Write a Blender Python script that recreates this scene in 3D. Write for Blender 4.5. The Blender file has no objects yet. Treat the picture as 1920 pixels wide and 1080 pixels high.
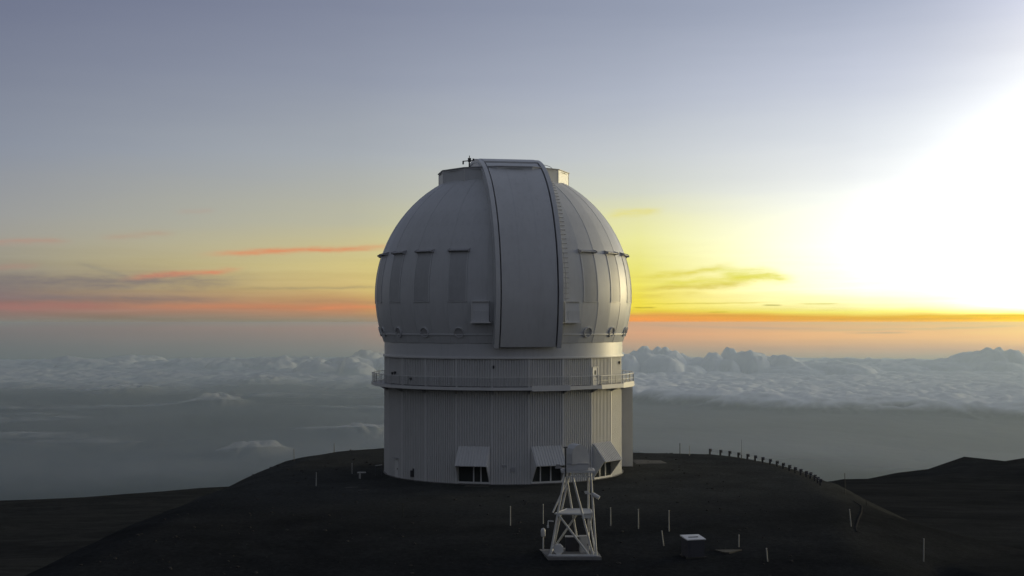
import bpy, math, random
import numpy as np
from mathutils import Vector, Matrix
random.seed(7)
S = bpy.context.scene
C = bpy.context.collection
R = math.radians

# ---------------------------------------------------------------- camera
CAM = (1.07, -165.0, 18.4)
cam = bpy.data.cameras.new('camera'); co = bpy.data.objects.new('camera', cam); C.objects.link(co)
cam.sensor_width = 36.0; cam.lens = 46.4; cam.clip_start = 0.5; cam.clip_end = 500000
co.location = CAM; co.rotation_euler = (R(90 + 1.505), 0, 0)
S.camera = co

# ---------------------------------------------------------------- view
S.view_settings.view_transform = 'Standard'; S.view_settings.look = 'None'
S.view_settings.exposure = 0.0; S.view_settings.gamma = 1.0; S.view_settings.use_curve_mapping = False
S.render.engine = 'CYCLES'
S.cycles.use_denoising = True
S.cycles.max_bounces = 6; S.cycles.diffuse_bounces = 3; S.cycles.volume_bounces = 1
S.cycles.transparent_max_bounces = 12

def lin(c):
    r = []
    for v in c[:3]:
        v = v / 255.0
        r.append(v / 12.92 if v <= 0.04045 else ((v + 0.055) / 1.055) ** 2.4)
    return r

# ---------------------------------------------------------------- sky: dawn glow low in the east, dusk grey-blue in the west
SUN_AZ = 55.0      # degrees right of +Y
SUN_EL = 0.6
W = bpy.data.worlds.new('World'); S.world = W; W.use_nodes = True
NT = W.node_tree; NT.nodes.clear()
class G:
    def __init__(s, nt): s.nt = nt
    def n(s, t, **k):
        x = s.nt.nodes.new(t)
        for a, b in k.items(): setattr(x, a, b)
        return x
    def put(s, sock, v):
        if isinstance(v, (int, float)): sock.default_value = v
        elif isinstance(v, (tuple, list)): sock.default_value = tuple(v) + ((1.0,) if len(v) == 3 and sock.type == 'RGBA' else ())
        else: s.nt.links.new(v, sock)
    def m(s, op, a, b=0.0, c=0.0, clamp=False):
        x = s.n('ShaderNodeMath', operation=op); x.use_clamp = clamp
        for i, v in enumerate((a, b, c)): s.put(x.inputs[i], v)
        return x.outputs[0]
    def mr(s, v, a, b, c=0.0, d=1.0, smooth=False):
        x = s.n('ShaderNodeMapRange'); x.clamp = True
        if smooth: x.interpolation_type = 'SMOOTHSTEP'
        for i, q in enumerate((v, a, b, c, d)): s.put(x.inputs[i], q)
        return x.outputs[0]
    def mix(s, f, a, b, mode='MIX'):
        x = s.n('ShaderNodeMix', data_type='RGBA', blend_type=mode)
        s.put(x.inputs[0], f); s.put(x.inputs[6], a); s.put(x.inputs[7], b)
        return x.outputs[2]
    def xyz(s, a, b, c=0.0):
        x = s.n('ShaderNodeCombineXYZ')
        for i, v in enumerate((a, b, c)): s.put(x.inputs[i], v)
        return x.outputs[0]
    def noise(s, vec, scale=1.0, detail=3.0, rough=0.5, dist=0.0):
        x = s.n('ShaderNodeTexNoise'); s.put(x.inputs['Vector'], vec)
        x.inputs['Scale'].default_value = scale; x.inputs['Detail'].default_value = detail
        x.inputs['Roughness'].default_value = rough; x.inputs['Distortion'].default_value = dist
        return x.outputs[0]
    def ramp(s, f, stops, interp='LINEAR'):
        x = s.n('ShaderNodeValToRGB'); cr = x.color_ramp; cr.interpolation = interp
        while len(cr.elements) > 1: cr.elements.remove(cr.elements[-1])
        for i, (p, c) in enumerate(stops):
            e = cr.elements[0] if i == 0 else cr.elements.new(p)
            e.position = p; e.color = (c[0], c[1], c[2], 1)
        s.put(x.inputs[0], f)
        return x.outputs[0]
g = G(NT)
tc = g.n('ShaderNodeTexCoord')
sp = g.n('ShaderNodeSeparateXYZ'); NT.links.new(tc.outputs['Generated'], sp.inputs[0])
X, Y, Z = sp.outputs
E = g.m('MULTIPLY', g.m('ARCSINE', Z), 57.29578)                   # elevation, degrees
A = g.m('MULTIPLY', g.m('ARCTAN2', X, Y), 57.29578)                # azimuth from +Y, degrees
hl = g.m('SQRT', g.m('ADD', g.m('MULTIPLY', X, X), g.m('ADD', g.m('MULTIPLY', Y, Y), 1e-9)))
cd = g.m('DIVIDE', g.m('ADD', g.m('MULTIPLY', X, math.sin(R(SUN_AZ))), g.m('MULTIPLY', Y, math.cos(R(SUN_AZ)))), hl)
DL = g.m('MULTIPLY', g.m('ARCCOSINE', g.m('MINIMUM', g.m('MAXIMUM', cd, -1.0), 1.0)), 57.29578)   # azimuth distance to the sun
wob = g.noise(g.xyz(g.m('MULTIPLY', A, 0.11), g.m('MULTIPLY', E, 0.9), 0.0), 1.0, 4.0, 0.55)
E2 = g.m('ADD', E, g.m('MULTIPLY', g.m('SUBTRACT', wob, 0.5), g.mr(E, -1.0, 6.0, 0.35, 0.9)))
EL0, EL1 = -6.0, 90.0
T = g.m('POWER', g.m('DIVIDE', g.m('SUBTRACT', g.m('MAXIMUM', E2, EL0), EL0), EL1 - EL0), 0.4)
def stop(el, c): return ((max(0.0, (el - EL0) / (EL1 - EL0))) ** 0.4, c)
def col(lst, zen=(93, 99, 112)):
    st = []
    for k, c in lst:
        st.append(stop(k, lin(c) if max(c) > 9 else c))
    st.append(stop(34, lin([0.45 * a + 0.55 * b for a, b in zip(lst[-1][1] if max(lst[-1][1]) > 9 else (205, 212, 232), zen)])))
    st.append(stop(90, lin(zen)))
    return g.ramp(T, sorted(st, key=lambda q: q[0]))
SKY_L = [(-4, (42, 50, 56)), (-1.9, (46, 54, 60)), (-1.5, (76, 80, 84)), (-0.9, (98, 90, 90)), (-0.15, (128, 98, 94)), (0.05, (128, 124, 116)), (0.2, (131, 121, 114)), (0.42, (138, 117, 111)), (0.68, (147, 115, 110)), (1.0, (132, 115, 114)),
         (1.6, (136, 127, 122)), (2.6, (158, 152, 136)), (3.4, (162, 159, 150)), (4.4, (158, 159, 158)), (7.2, (142, 149, 163)), (10.5, (126, 133, 152)), (13.4, (113, 120, 143))]
SKY_M = [(-4, (44, 52, 58)), (-1.9, (48, 56, 60)), (-1.5, (94, 94, 92)), (-1.0, (126, 106, 96)), (-0.2, (176, 118, 94)), (0.05, (148, 138, 118)), (0.2, (156, 138, 115)), (0.42, (178, 139, 108)), (0.68, (202, 141, 101)), (1.0, (200, 156, 108)),
         (1.4, (212, 186, 122)), (2.5, (214, 198, 135)), (3.5, (203, 194, 150)), (4.4, (190, 188, 165)), (7.2, (170, 176, 182)), (10.5, (148, 155, 172)), (13.4, (132, 139, 160))]
SKY_R = [(-4, (92, 100, 102)), (-1.6, (140, 128, 108)), (-1.1, (200, 142, 90)), (-0.5, (1.25, 0.40, 0.03)), (0.1, (1.0, 0.34, 0.05)), (0.3, (232, 164, 80)), (0.5, (246, 224, 66)),
         (1.2, (248, 232, 84)), (2.4, (240, 234, 126)), (3.6, (243, 241, 164)), (4.6, (234, 233, 180)), (5.6, (216, 219, 204)), (7.2, (204, 209, 212)), (9.8, (180, 187, 202)), (13.4, (152, 160, 180))]
SKY_N = [(-4, (96, 102, 102)), (-1.5, (150, 132, 106)), (-1.1, (216, 150, 90)), (-0.5, (1.6, 0.62, 0.0)), (0.0, (1.2, 0.52, 0.02)), (0.3, (234, 184, 66)), (0.42, (250, 240, 90)), (0.6, (1.05, 1.0, 0.45)),
         (1.4, (1.5, 1.45, 1.05)), (3.0, (1.45, 1.44, 1.2)), (5.0, (1.12, 1.14, 1.08)), (6.2, (246, 249, 250)), (8.0, (226, 231, 238)), (10.5, (202, 208, 224)), (13.4, (172, 180, 200))]
SKY_S = [(-4, (98, 103, 103)), (-1.4, (156, 136, 108)), (-1.1, (236, 154, 80)), (-0.5, (2.0, 0.95, 0.0)), (0.0, (1.6, 0.90, 0.0)), (0.30, (244, 214, 60)), (0.40, (2.2, 1.9, 0.6)), (0.6, (3.8, 3.4, 1.6)),
         (1.6, (4.2, 3.8, 1.9)), (3.5, (3.3, 3.15, 2.0)), (6.0, (2.0, 2.0, 1.9)), (8.0, (1.5, 1.52, 1.5)), (9.8, (1.1, 1.12, 1.15)), (11.2, (244, 246, 253)), (13.4, (222, 226, 244))]
SKY_0 = [(-4, (100, 104, 103)), (-1.3, (150, 136, 116)), (-0.75, (214, 152, 92)), (-0.3, (236, 190, 72)), (0.22, (1.4, 1.1, 0.3)), (0.6, (7.0, 5.8, 2.0)),
         (2.0, (8.0, 6.9, 3.0)), (5.0, (6.0, 5.5, 3.2)), (9.0, (3.4, 3.25, 2.4)), (14.0, (1.7, 1.68, 1.5)), (22.0, (0.8, 0.82, 0.84)), (30.0, (0.45, 0.48, 0.54))]
SKY_W = [(-4, (80, 87, 86)), (-1.0, (92, 97, 98)), (2.0, (105, 106, 107)), (6.0, (115, 116, 119)), (13.4, (113, 117, 126))]
c0, cS, cN, cR, cM, cL, cW = [col(q) for q in (SKY_0, SKY_S, SKY_N, SKY_R, SKY_M, SKY_L, SKY_W)]
sky = g.mix(g.mr(DL, 4.0, 33.0, smooth=True), c0, cS)
t_ = g.mr(DL, 33.0, 41.5); sky = g.mix(g.m('MULTIPLY', t_, g.m('SUBTRACT', 2.0, t_)), sky, cN)
sky = g.mix(g.mr(DL, 40.0, 49.5), sky, cR)
sky = g.mix(g.mr(DL, 49.5, 62.0), sky, cM)
sky = g.mix(g.mr(DL, 62.0, 76.5), sky, cL)
sky = g.mix(g.mr(DL, 80.0, 140.0, smooth=True), sky, cW)
# fine horizontal stratification of the low sky
st1 = g.noise(g.xyz(g.m('MULTIPLY', A, 0.16), g.m('MULTIPLY', E, 3.2), 3.0), 1.0, 5.0, 0.6, 0.4)
low = g.mr(E, 0.0, 4.5, 1.0, 0.0, smooth=True)
sky = g.mix(g.m('MULTIPLY', low, 1.0), sky, g.mix(1.0, sky, g.xyz(*[g.mr(st1, 0.3, 0.7, q, 2.0 - q) for q in (0.93, 0.91, 0.88)]), 'MULTIPLY'))
# cirrus streaks: (azimuth, elevation) ends, thickness, colour, amount
STREAKS = [
 (-13.3, 2.88, -4.6, 3.32, .11, (226, 142, 100), .85), (-16.6, 1.82, -11.5, 2.30, .12, (222, 136, 104), .85),
 (-22.5, 3.22, -18.4, 3.35, .12, (186, 142, 126), .55), (-17.5, 3.5, -14.2, 3.8, .14, (184, 152, 132), .4),
 (-22.5, 2.15, -19.6, 2.38, .14, (178, 138, 126), .5), (-23.0, .66, -16.2, .68, .15, (168, 114, 108), .5),
 (-16.8, .68, -5.0, .72, .11, (208, 134, 98), .45), (-9.0, .58, -4.5, .72, .08, (224, 138, 94), .6),
 (-23.5, 1.62, -11.0, 1.78, .28, (122, 114, 118), .7), (-12.2, 1.42, -5.0, 1.56, .06, (160, 146, 112), .6),
 (-22.0, 1.0, -11.5, 1.0, .16, (116, 111, 116), .5), (-18.4, 2.5, -16.0, 1.85, .10, (142, 138, 128), .4),
 (-10.5, 0.98, -4.8, 0.86, .10, (176, 138, 104), .5), (-14.4, 4.65, -12.6, 4.75, .10, (182, 160, 146), .35),
 (4.0, 4.6, 6.6, 4.82, .14, (236, 226, 128), .7), (5.4, 1.86, 9.6, 2.46, .15, (228, 216, 84), .9),
 (5.0, 1.38, 10.4, 1.72, .13, (218, 198, 86), .95), (8.8, 2.10, 12.2, 1.78, .20, (230, 226, 82), 1.0),
 (5.6, 1.6, 11.6, 1.95, .17, (234, 226, 92), .85), (8.0, 2.3, 11.6, 2.2, .12, (238, 236, 130), .55), (5.2, 1.1, 8.6, 1.28, .10, (226, 206, 90), .55),
 (5.2, .66, 6.3, .65, .028, (150, 128, 34), .75), (5.2, .80, 11.4, .86, .03, (205, 186, 40), .6),
 (10.7, .74, 11.6, .74, .028, (140, 134, 30), .8), (12.2, .80, 14.0, .81, .028, (200, 196, 70), .6),
 (8.4, .46, 9.4, .46, .022, (186, 168, 40), .7), (12.0, -.36, 22.0, -.12, .05, (236, 184, 72), .6),
 (5.2, -.1, 14.0, -.3, .06, (226, 150, 92), .6), (14.0, -.42, 17.0, -.40, .04, (176, 128, 66), .6), (10.0, .12, 23.0, .18, .05, (206, 164, 66), .45),
]
wv = g.noise(g.xyz(g.m('MULTIPLY', A, 0.5), g.m('MULTIPLY', E, 1.4), 9.0), 1.0, 4.0, 0.6)
br = g.noise(g.xyz(g.m('MULTIPLY', A, 0.8), g.m('MULTIPLY', E, 6.0), 5.0), 1.0, 4.0, 0.65)
for (a0, e0, a1, e1, th, c, amt) in STREAKS:
    L = math.hypot(a1 - a0, e1 - e0); ux, uy = (a1 - a0) / L, (e1 - e0) / L
    am, em = (a0 + a1) / 2, (e0 + e1) / 2
    da = g.m('SUBTRACT', A, am); de = g.m('ADD', g.m('SUBTRACT', E, em), g.m('MULTIPLY', g.m('SUBTRACT', wv, 0.5), th * 3.2))
    u = g.m('ADD', g.m('MULTIPLY', da, ux), g.m('MULTIPLY', de, uy))
    v = g.m('ADD', g.m('MULTIPLY', da, -uy), g.m('MULTIPLY', de, ux))
    w = g.m('EXPONENT', g.m('MULTIPLY', g.m('MULTIPLY', v, v), -1.0 / (th * th)))
    w = g.m('MULTIPLY', w, g.mr(g.m('ABSOLUTE', u), L * 0.22, L * 0.56, 1.0, 0.0, smooth=True))
    w = g.m('MULTIPLY', w, g.mr(br, 0.25, 0.6, 0.35 * amt, amt))
    sky = g.mix(w, sky, lin(c))
nish = g.n('ShaderNodeTexSky'); nish.sky_type = 'NISHITA'; nish.sun_disc = False
nish.sun_elevation = R(SUN_EL); nish.sun_rotation = R(SUN_AZ); nish.altitude = 4200
nb = g.n('ShaderNodeVectorMath', operation='SCALE'); NT.links.new(nish.outputs[0], nb.inputs[0]); nb.inputs['Scale'].default_value = 0.05
sky = g.mix(0.06, sky, nb.outputs[0])
bg = g.n('ShaderNodeBackground'); NT.links.new(sky, bg.inputs[0]); bg.inputs[1].default_value = 1.0
wo = g.n('ShaderNodeOutputWorld'); NT.links.new(bg.outputs[0], wo.inputs[0])
W.cycles.sampling_method = 'MANUAL'; W.cycles.sample_map_resolution = 2048

# ---------------------------------------------------------------- sun: just on the horizon, soft
sl = bpy.data.lights.new('sun', 'SUN'); sl.energy = 1.3; sl.angle = R(12); sl.color = (1.0, 0.80, 0.45)
so = bpy.data.objects.new('sun', sl); C.objects.link(so); so.location = (60, 150, 90)
sd = Vector((math.sin(R(SUN_AZ)) * math.cos(R(SUN_EL + 2)), math.cos(R(SUN_AZ)) * math.cos(R(SUN_EL + 2)), math.sin(R(SUN_EL + 2))))
so.rotation_euler = sd.to_track_quat('Z', 'Y').to_euler()
# ---------------------------------------------------------------- helpers
def _hash(ix, iy, seed):
    h = (ix.astype(np.int64) * 374761393 + iy.astype(np.int64) * 668265263 + seed * 1442695041) & 0xFFFFFFFF
    h = ((h ^ (h >> 13)) * 1274126177) & 0xFFFFFFFF
    return (h ^ (h >> 16)) & 0xFFFFFFFF
def gnoise(x, y, seed=0):
    x = np.asarray(x, float); y = np.asarray(y, float)
    xi = np.floor(x); yi = np.floor(y); fx = x - xi; fy = y - yi
    u = fx * fx * fx * (fx * (fx * 6 - 15) + 10); v = fy * fy * fy * (fy * (fy * 6 - 15) + 10)
    def gr(a, b):
        t = _hash(xi + a, yi + b, seed) / 4294967296.0 * 2 * np.pi
        return np.cos(t) * (fx - a) + np.sin(t) * (fy - b)
    n = (gr(0, 0) * (1 - u) + gr(1, 0) * u) * (1 - v) + (gr(0, 1) * (1 - u) + gr(1, 1) * u) * v
    return n * 1.5
def fbm(x, y, o=4, seed=0, billow=False, gain=0.5):
    s = 0; a = 1.0; t = 0
    for i in range(o):
        n = gnoise(x * 2 ** i, y * 2 ** i, seed + i * 17)
        s = s + a * (np.abs(n) * 2 - 0.5 if billow else n); t += a; a *= gain
    return s / t
def sstep(a, b, v):
    t = np.clip((np.asarray(v, float) - a) / (b - a), 0, 1); return t * t * (3 - 2 * t)

# ---- the summit: a level cinder platform with a rim, slopes and hills beyond (world metres)
RIM = np.array([(-34.9, -110), (-34.6, -69), (-33.3, -55), (-32.2, -38), (-29.9, -14), (-28.6, -2), (-28.6, 10), (-27.6, 19), (-24, 26), (-17, 31.5),
                (-6, 33.5), (6, 31), (17, 25.5), (24.2, 23), (29.6, 21.6), (32.4, 17.6), (34.8, 12.8), (35.9, 6.2), (36.3, 0.2), (36.8, -6), (36.4, -13), (35.6, -31), (31.6, -47), (30.2, -58),
                (31.4, -67), (34, -110)])
def rim_dist(x, y):                                   # >0 outside the platform
    x = np.asarray(x, float); y = np.asarray(y, float)
    d2 = np.full(x.shape, 1e18); inside = np.zeros(x.shape, bool)
    n = len(RIM)
    for i in range(n):
        ax, ay = RIM[i]; bx, by = RIM[(i + 1) % n]
        ex, ey = bx - ax, by - ay
        t = np.clip(((x - ax) * ex + (y - ay) * ey) / (ex * ex + ey * ey), 0, 1)
        d2 = np.minimum(d2, (x - ax - t * ex) ** 2 + (y - ay - t * ey) ** 2)
        if i == n - 1: continue                       # open towards the camera side
        c = ((ay > y) != (by > y)) & (x < (bx - ax) * (y - ay) / (by - ay + 1e-12) + ax)
        inside ^= c
    ax, ay = RIM[-1]; bx, by = RIM[0]
    c = ((ay > y) != (by > y)) & (x < (bx - ax) * (y - ay) / (by - ay + 1e-12) + ax)
    inside ^= c
    return np.where(inside, -np.sqrt(d2), np.sqrt(d2))
def terrain(x, y, fine=True):
    x = np.asarray(x, float); y = np.asarray(y, float)
    D = y + 165.0
    d = rim_dist(x, y) + 0.5 * fbm(x / 9, y / 9, 2, 5)
    # platform
    q = np.maximum(0, 118 - D); plat = -0.055 * q * q / (q + 8)
    plat = plat + 0.14 * fbm(x / 14, y / 14, 3, 1) * sstep(15.5, 24, np.hypot(x, y))
    rim_drop = np.where(d > -2, 0.30 * (d + 2) ** 2 / (d + 2 + 3.0), 0.0)
    rim_drop = np.where(d > 3, 0.9375 + (d - 3) * (0.50 - 0.27 * sstep(18, 32, x) * sstep(-18, -36, y)), rim_drop)
    steep = plat - rim_drop
    # far left shoulder of the mountain
    dr = np.maximum(0, D - 1480 + 90 * fbm(x / 400, y / 400, 2, 21))
    left = -30 - 0.1135 * (D - 200) + 9 * fbm(x / 330, y / 330, 4, 3) + 13.0 * sstep(-460, -285, x) * sstep(900, 1400, D) - 0.55 * dr - 0.25 * np.maximum(0, x + 40) - 3.0
    # land to the right: gentle slope down to hills
    s = x - (37 + 0.232 * np.maximum(0, D - 152))
    u = x / np.maximum(D, 60)                          # bearing of the hill crests
    hills = np.interp(u, [.20, .238, .252, .270, .281, .295, .304, .316, .330, .346, .362, .372, .386, .42, .5, .7],
                      [-3, -2.6, -0.9, -0.6, -0.8, 2.4, 4.3, 3.2, 5.4, 8.9, 8.0, 5.9, 6.9, 10, 7, 4])
    hm = sstep(400, 560, D) * 1.0
    right = -0.9 - 0.0985 * np.maximum(D - 100, -60) + hills * hm + 0.8 * fbm(x / 60, y / 60, 4, 8) + 4.0 * sstep(60, 400, D) * 0.3 * fbm(x / 130, y / 130, 3, 31)
    right = right - 0.45 * np.maximum(0, -s) - 0.5 * np.maximum(0, D - 572 + 30 * fbm(x / 90, y / 90, 2, 41))
    z = np.maximum(steep, np.maximum(left, right))
    if fine:
        z = z + 0.05 * fbm(x / 1.7, y / 1.7, 3, 77) * sstep(15.8, 18, np.hypot(x, y))
    return z
def tz(x, y): return float(terrain(np.array([x]), np.array([y]))[0])
class MB:
    """collects faces for one mesh"""
    def __init__(s): s.v = []; s.f = []
    def add(s, vs, fs):
        o = len(s.v); s.v += [tuple(p) for p in vs]; s.f += [tuple(i + o for i in q) for q in fs]; return s
    def box(s, c, d, rz=0.0, M=None):
        hx, hy, hz = d[0] / 2, d[1] / 2, d[2] / 2
        vs = [Vector((x, y, z)) for x in (-hx, hx) for y in (-hy, hy) for z in (-hz, hz)]
        rot = Matrix.Rotation(rz, 3, 'Z') if M is None else M
        vs = [rot @ p + Vector(c) for p in vs]
        return s.add(vs, [(0, 1, 3, 2), (4, 6, 7, 5), (0, 4, 5, 1), (2, 3, 7, 6), (0, 2, 6, 4), (1, 5, 7, 3)])
    def prism(s, poly, a, b, axis='z'):
        """poly of 2-d points swept from a to b along an axis"""
        def p3(p, h): return {'z': (p[0], p[1], h), 'y': (p[0], h, p[1]), 'x': (h, p[0], p[1])}[axis]
        n = len(poly)
        return s.add([p3(p, a) for p in poly] + [p3(p, b) for p in poly],
                     [tuple(range(n - 1, -1, -1)), tuple(range(n, 2 * n))] + [(i, (i + 1) % n, n + (i + 1) % n, n + i) for i in range(n)])
    def tube(s, p0, p1, r, r1=None, n=8, cap=True):
        p0 = Vector(p0); p1 = Vector(p1); r1 = r if r1 is None else r1
        q = (p1 - p0).to_track_quat('Z', 'Y')
        a = [p0 + q @ Vector((r * math.cos(t), r * math.sin(t), 0)) for t in [2 * math.pi * i / n for i in range(n)]]
        b = [p1 + q @ Vector((r1 * math.cos(t), r1 * math.sin(t), 0)) for t in [2 * math.pi * i / n for i in range(n)]]
        fs = [(i, (i + 1) % n, n + (i + 1) % n, n + i) for i in range(n)]
        if cap: fs += [tuple(range(n - 1, -1, -1)), tuple(range(n, 2 * n))]
        return s.add(a + b, fs)
    def path(s, pts, r, n=6):
        for i in range(len(pts) - 1): s.tube(pts[i], pts[i + 1], r, n=n)
        return s
    def lathe(s, prof, n=64, a0=0.0, a1=2 * math.pi, closed=False):
        """profile of (radius, z); turned about z"""
        full = abs(a1 - a0 - 2 * math.pi) < 1e-6; m = n if full else n + 1; k = len(prof)
        vs = []
        for i in range(m):
            t = a0 + (a1 - a0) * i / n
            vs += [(p[0] * math.sin(t), -p[0] * math.cos(t), p[1]) for p in prof]
        fs = []
        for i in range(n):
            j = (i + 1) % m
            for q in range(k if closed else k - 1):
                w = (q + 1) % k
                fs.append((i * k + q, j * k + q, j * k + w, i * k + w))
        return s.add(vs, fs)
    def grid(s, P):
        """P[i][j] of points"""
        a, b = len(P), len(P[0])
        return s.add([p for r in P for p in r], [(i * b + j, i * b + j + 1, (i + 1) * b + j + 1, (i + 1) * b + j) for i in range(a - 1) for j in range(b - 1)])
    def mesh(s, name, mat, smooth=None):
        me = bpy.data.meshes.new(name); me.from_pydata(s.v, [], s.f); me.update()
        if mat: me.materials.append(M[mat])
        if smooth is not None:
            me.polygons.foreach_set('use_smooth', [True] * len(me.polygons))
            if smooth < 180: me.set_sharp_from_angle(angle=R(smooth))
        return me
def obj(name, me, parent=None, loc=(0, 0, 0), rz=0.0, rot=None):
    o = bpy.data.objects.new(name, me); C.objects.link(o)
    o.location = loc; o.rotation_euler = rot if rot else (0, 0, rz)
    if parent: o.parent = parent
    return o
def tag(o, label, cat, group=None, kind=None):
    if label: o['label'] = label
    if cat: o['category'] = cat
    if group: o['group'] = group
    if kind: o['kind'] = kind
    return o
def thing(name, label, cat, loc=(0, 0, 0), rz=0.0, group=None):
    return tag(obj(name, None, None, loc, rz), label, cat, group)
def structure(o): o['kind'] = 'structure'; return o

# ---------------------------------------------------------------- materials
M = {}
def mat(name, base, rough=0.6, metal=0.0, var=0.08, scale=1.2, bump=0.0, bscale=8.0, spec=0.4, streak=0.0, stretch=(1, 1, 1)):
    m = bpy.data.materials.new(name); m.use_nodes = True; M[name] = m
    nt = m.node_tree; q = G(nt); b = nt.nodes['Principled BSDF']
    t = q.n('ShaderNodeTexCoord').outputs['Object']
    mp = q.n('ShaderNodeMapping'); nt.links.new(t, mp.inputs[0]); mp.inputs['Scale'].default_value = stretch
    n = q.noise(mp.outputs[0], scale, 5.0, 0.6)
    f = q.mr(n, 0.3, 0.7, 1 - var, 1 + var)
    if streak:
        sm = q.n('ShaderNodeMapping'); nt.links.new(t, sm.inputs[0]); sm.inputs['Scale'].default_value = (1, 1, 0.09)
        n2 = q.noise(sm.outputs[0], 2.2, 4.0, 0.6)
        f = q.m('MULTIPLY', f, q.mr(n2, 0.52, 0.75, 1.0, 1 - streak))
    c = q.mix(1.0, base, q.xyz(f, f, f), 'MULTIPLY')
    nt.links.new(c, b.inputs['Base Color'])
    b.inputs['Roughness'].default_value = rough; b.inputs['Metallic'].default_value = metal
    b.inputs['Specular IOR Level'].default_value = spec
    if bump:
        bn = q.n('ShaderNodeBump'); bn.inputs['Strength'].default_value = bump; bn.inputs['Distance'].default_value = 0.05
        nt.links.new(q.noise(t, bscale, 4.0, 0.6), bn.inputs['Height']); nt.links.new(bn.outputs[0], b.inputs['Normal'])
    return m
mat('dome_paint', (0.60, 0.61, 0.62), 0.42, 0, 0.05, 0.35, 0.05, 0.6, 0.5, 0.10)
mat('vent_paint', (0.47, 0.48, 0.49), 0.5, 0, 0.06, 0.8, 0, 8, 0.5, 0.12)
mat('wall_paint', (0.63, 0.63, 0.62), 0.5, 0, 0.04, 0.5, 0, 8, 0.4, 0.06)
mat('trim_paint', (0.68, 0.68, 0.67), 0.45, 0, 0.04, 1.0)
mat('grey_paint', (0.40, 0.40, 0.41), 0.5, 0, 0.06, 1.5)
mat('dark_steel', (0.06, 0.06, 0.065), 0.5, 0.3, 0.15, 2.0)
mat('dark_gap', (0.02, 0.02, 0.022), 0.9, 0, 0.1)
mat('steel', (0.36, 0.36, 0.36), 0.45, 0.5, 0.1, 2.0)
mat('white_steel', (0.62, 0.62, 0.60), 0.5, 0, 0.08, 2.0)
mat('canvas', (0.55, 0.55, 0.54), 0.6, 0, 0.06, 2.0, 0.05)
mat('concrete', (0.20, 0.195, 0.185), 0.9, 0, 0.2, 1.2, 0.3, 20)
mat('pale_concrete', (0.055, 0.053, 0.047), 0.92, 0, 0.25, 0.8, 0.3, 14)
mat('cabinet_grey', (0.055, 0.055, 0.065), 0.55, 0, 0.08, 3.0)
mat('pole_paint', (0.42, 0.42, 0.39), 0.6, 0, 0.12, 4.0)
mat('rock', (0.06, 0.058, 0.054), 1.0, 0, 0.35, 6.0, 0.5, 12, 0.0)
# opaque window glass: reflects the sky, dark base colour stands in for the unlit room
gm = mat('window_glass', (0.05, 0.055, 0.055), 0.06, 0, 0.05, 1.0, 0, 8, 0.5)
# fine wire mesh of the railing
wm = mat('wire_mesh', (0.42, 0.42, 0.42), 0.6, 0.2, 0.05)
def _wm():
    nt = wm.node_tree; b = nt.nodes['Principled BSDF']; b.inputs['Alpha'].default_value = 0.1
_wm()
# cinder ground
cm = bpy.data.materials.new('cinder'); cm.use_nodes = True; M['cinder'] = cm
def _cinder():
    nt = cm.node_tree; q = G(nt); b = nt.nodes['Principled BSDF']
    t = q.n('ShaderNodeTexCoord').outputs['Object']
    s = q.n('ShaderNodeSeparateXYZ'); nt.links.new(t, s.inputs[0])
    big = q.noise(t, 0.022, 5.0, 0.6, 0.6); mid = q.noise(t, 0.16, 5.0, 0.65); fine = q.noise(t, 2.2, 6.0, 0.7); grit = q.noise(t, 14.0, 3.0, 0.7)
    c = q.mix(q.mr(big, 0.38, 0.62), (0.0245, 0.0258, 0.0262), (0.037, 0.0385, 0.0375))
    # packed, trafficked surface round the building is a little paler and browner than loose cinder
    dxy = q.n('ShaderNodeVectorMath', operation='LENGTH'); nt.links.new(q.xyz(q.m('MULTIPLY', s.outputs[0], 0.75), q.m('SUBTRACT', s.outputs[1], 2.0), 0.0), dxy.inputs[0])
    pk = q.mr(q.m('ADD', dxy.outputs['Value'], q.m('MULTIPLY', q.m('SUBTRACT', mid, 0.5), 16.0)), 26.0, 48.0, 1.0, 0.0, smooth=True)
    c = q.mix(q.m('MULTIPLY', pk, 0.8), c, (0.062, 0.064, 0.060))
    f = q.m('MULTIPLY', q.mr(mid, 0.3, 0.7, 0.78, 1.22), q.m('MULTIPLY', q.mr(fine, 0.28, 0.72, 0.72, 1.28), q.mr(grit, 0.3, 0.7, 0.8, 1.2)))
    c = q.mix(1.0, c, q.xyz(f, f, f), 'MULTIPLY')
    nt.links.new(c, b.inputs['Base Color']); b.inputs['Roughness'].default_value = 1.0; b.inputs['Specular IOR Level'].default_value = 0.0
    bn = q.n('ShaderNodeBump'); bn.inputs['Strength'].default_value = 0.7; bn.inputs['Distance'].default_value = 0.15
    nt.links.new(q.m('ADD', fine, q.m('MULTIPLY', grit, 0.3)), bn.inputs['Height']); nt.links.new(bn.outputs[0], b.inputs['Normal'])
_cinder()
mat('cloud', (0.90, 0.90, 0.90), 1.0, 0, 0.04, 0.0004, 0, 8, 0.0)
def _cl():
    nt = M['cloud'].node_tree; b = nt.nodes['Principled BSDF']
    at = nt.nodes.new('ShaderNodeAttribute'); at.attribute_name = 'cover'
    nt.links.new(at.outputs['Fac'], b.inputs['Alpha'])
_cl()
mat('water', (0.022, 0.04, 0.05), 0.6, 0, 0.1, 0.0005, 0, 8, 0.1)

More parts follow.
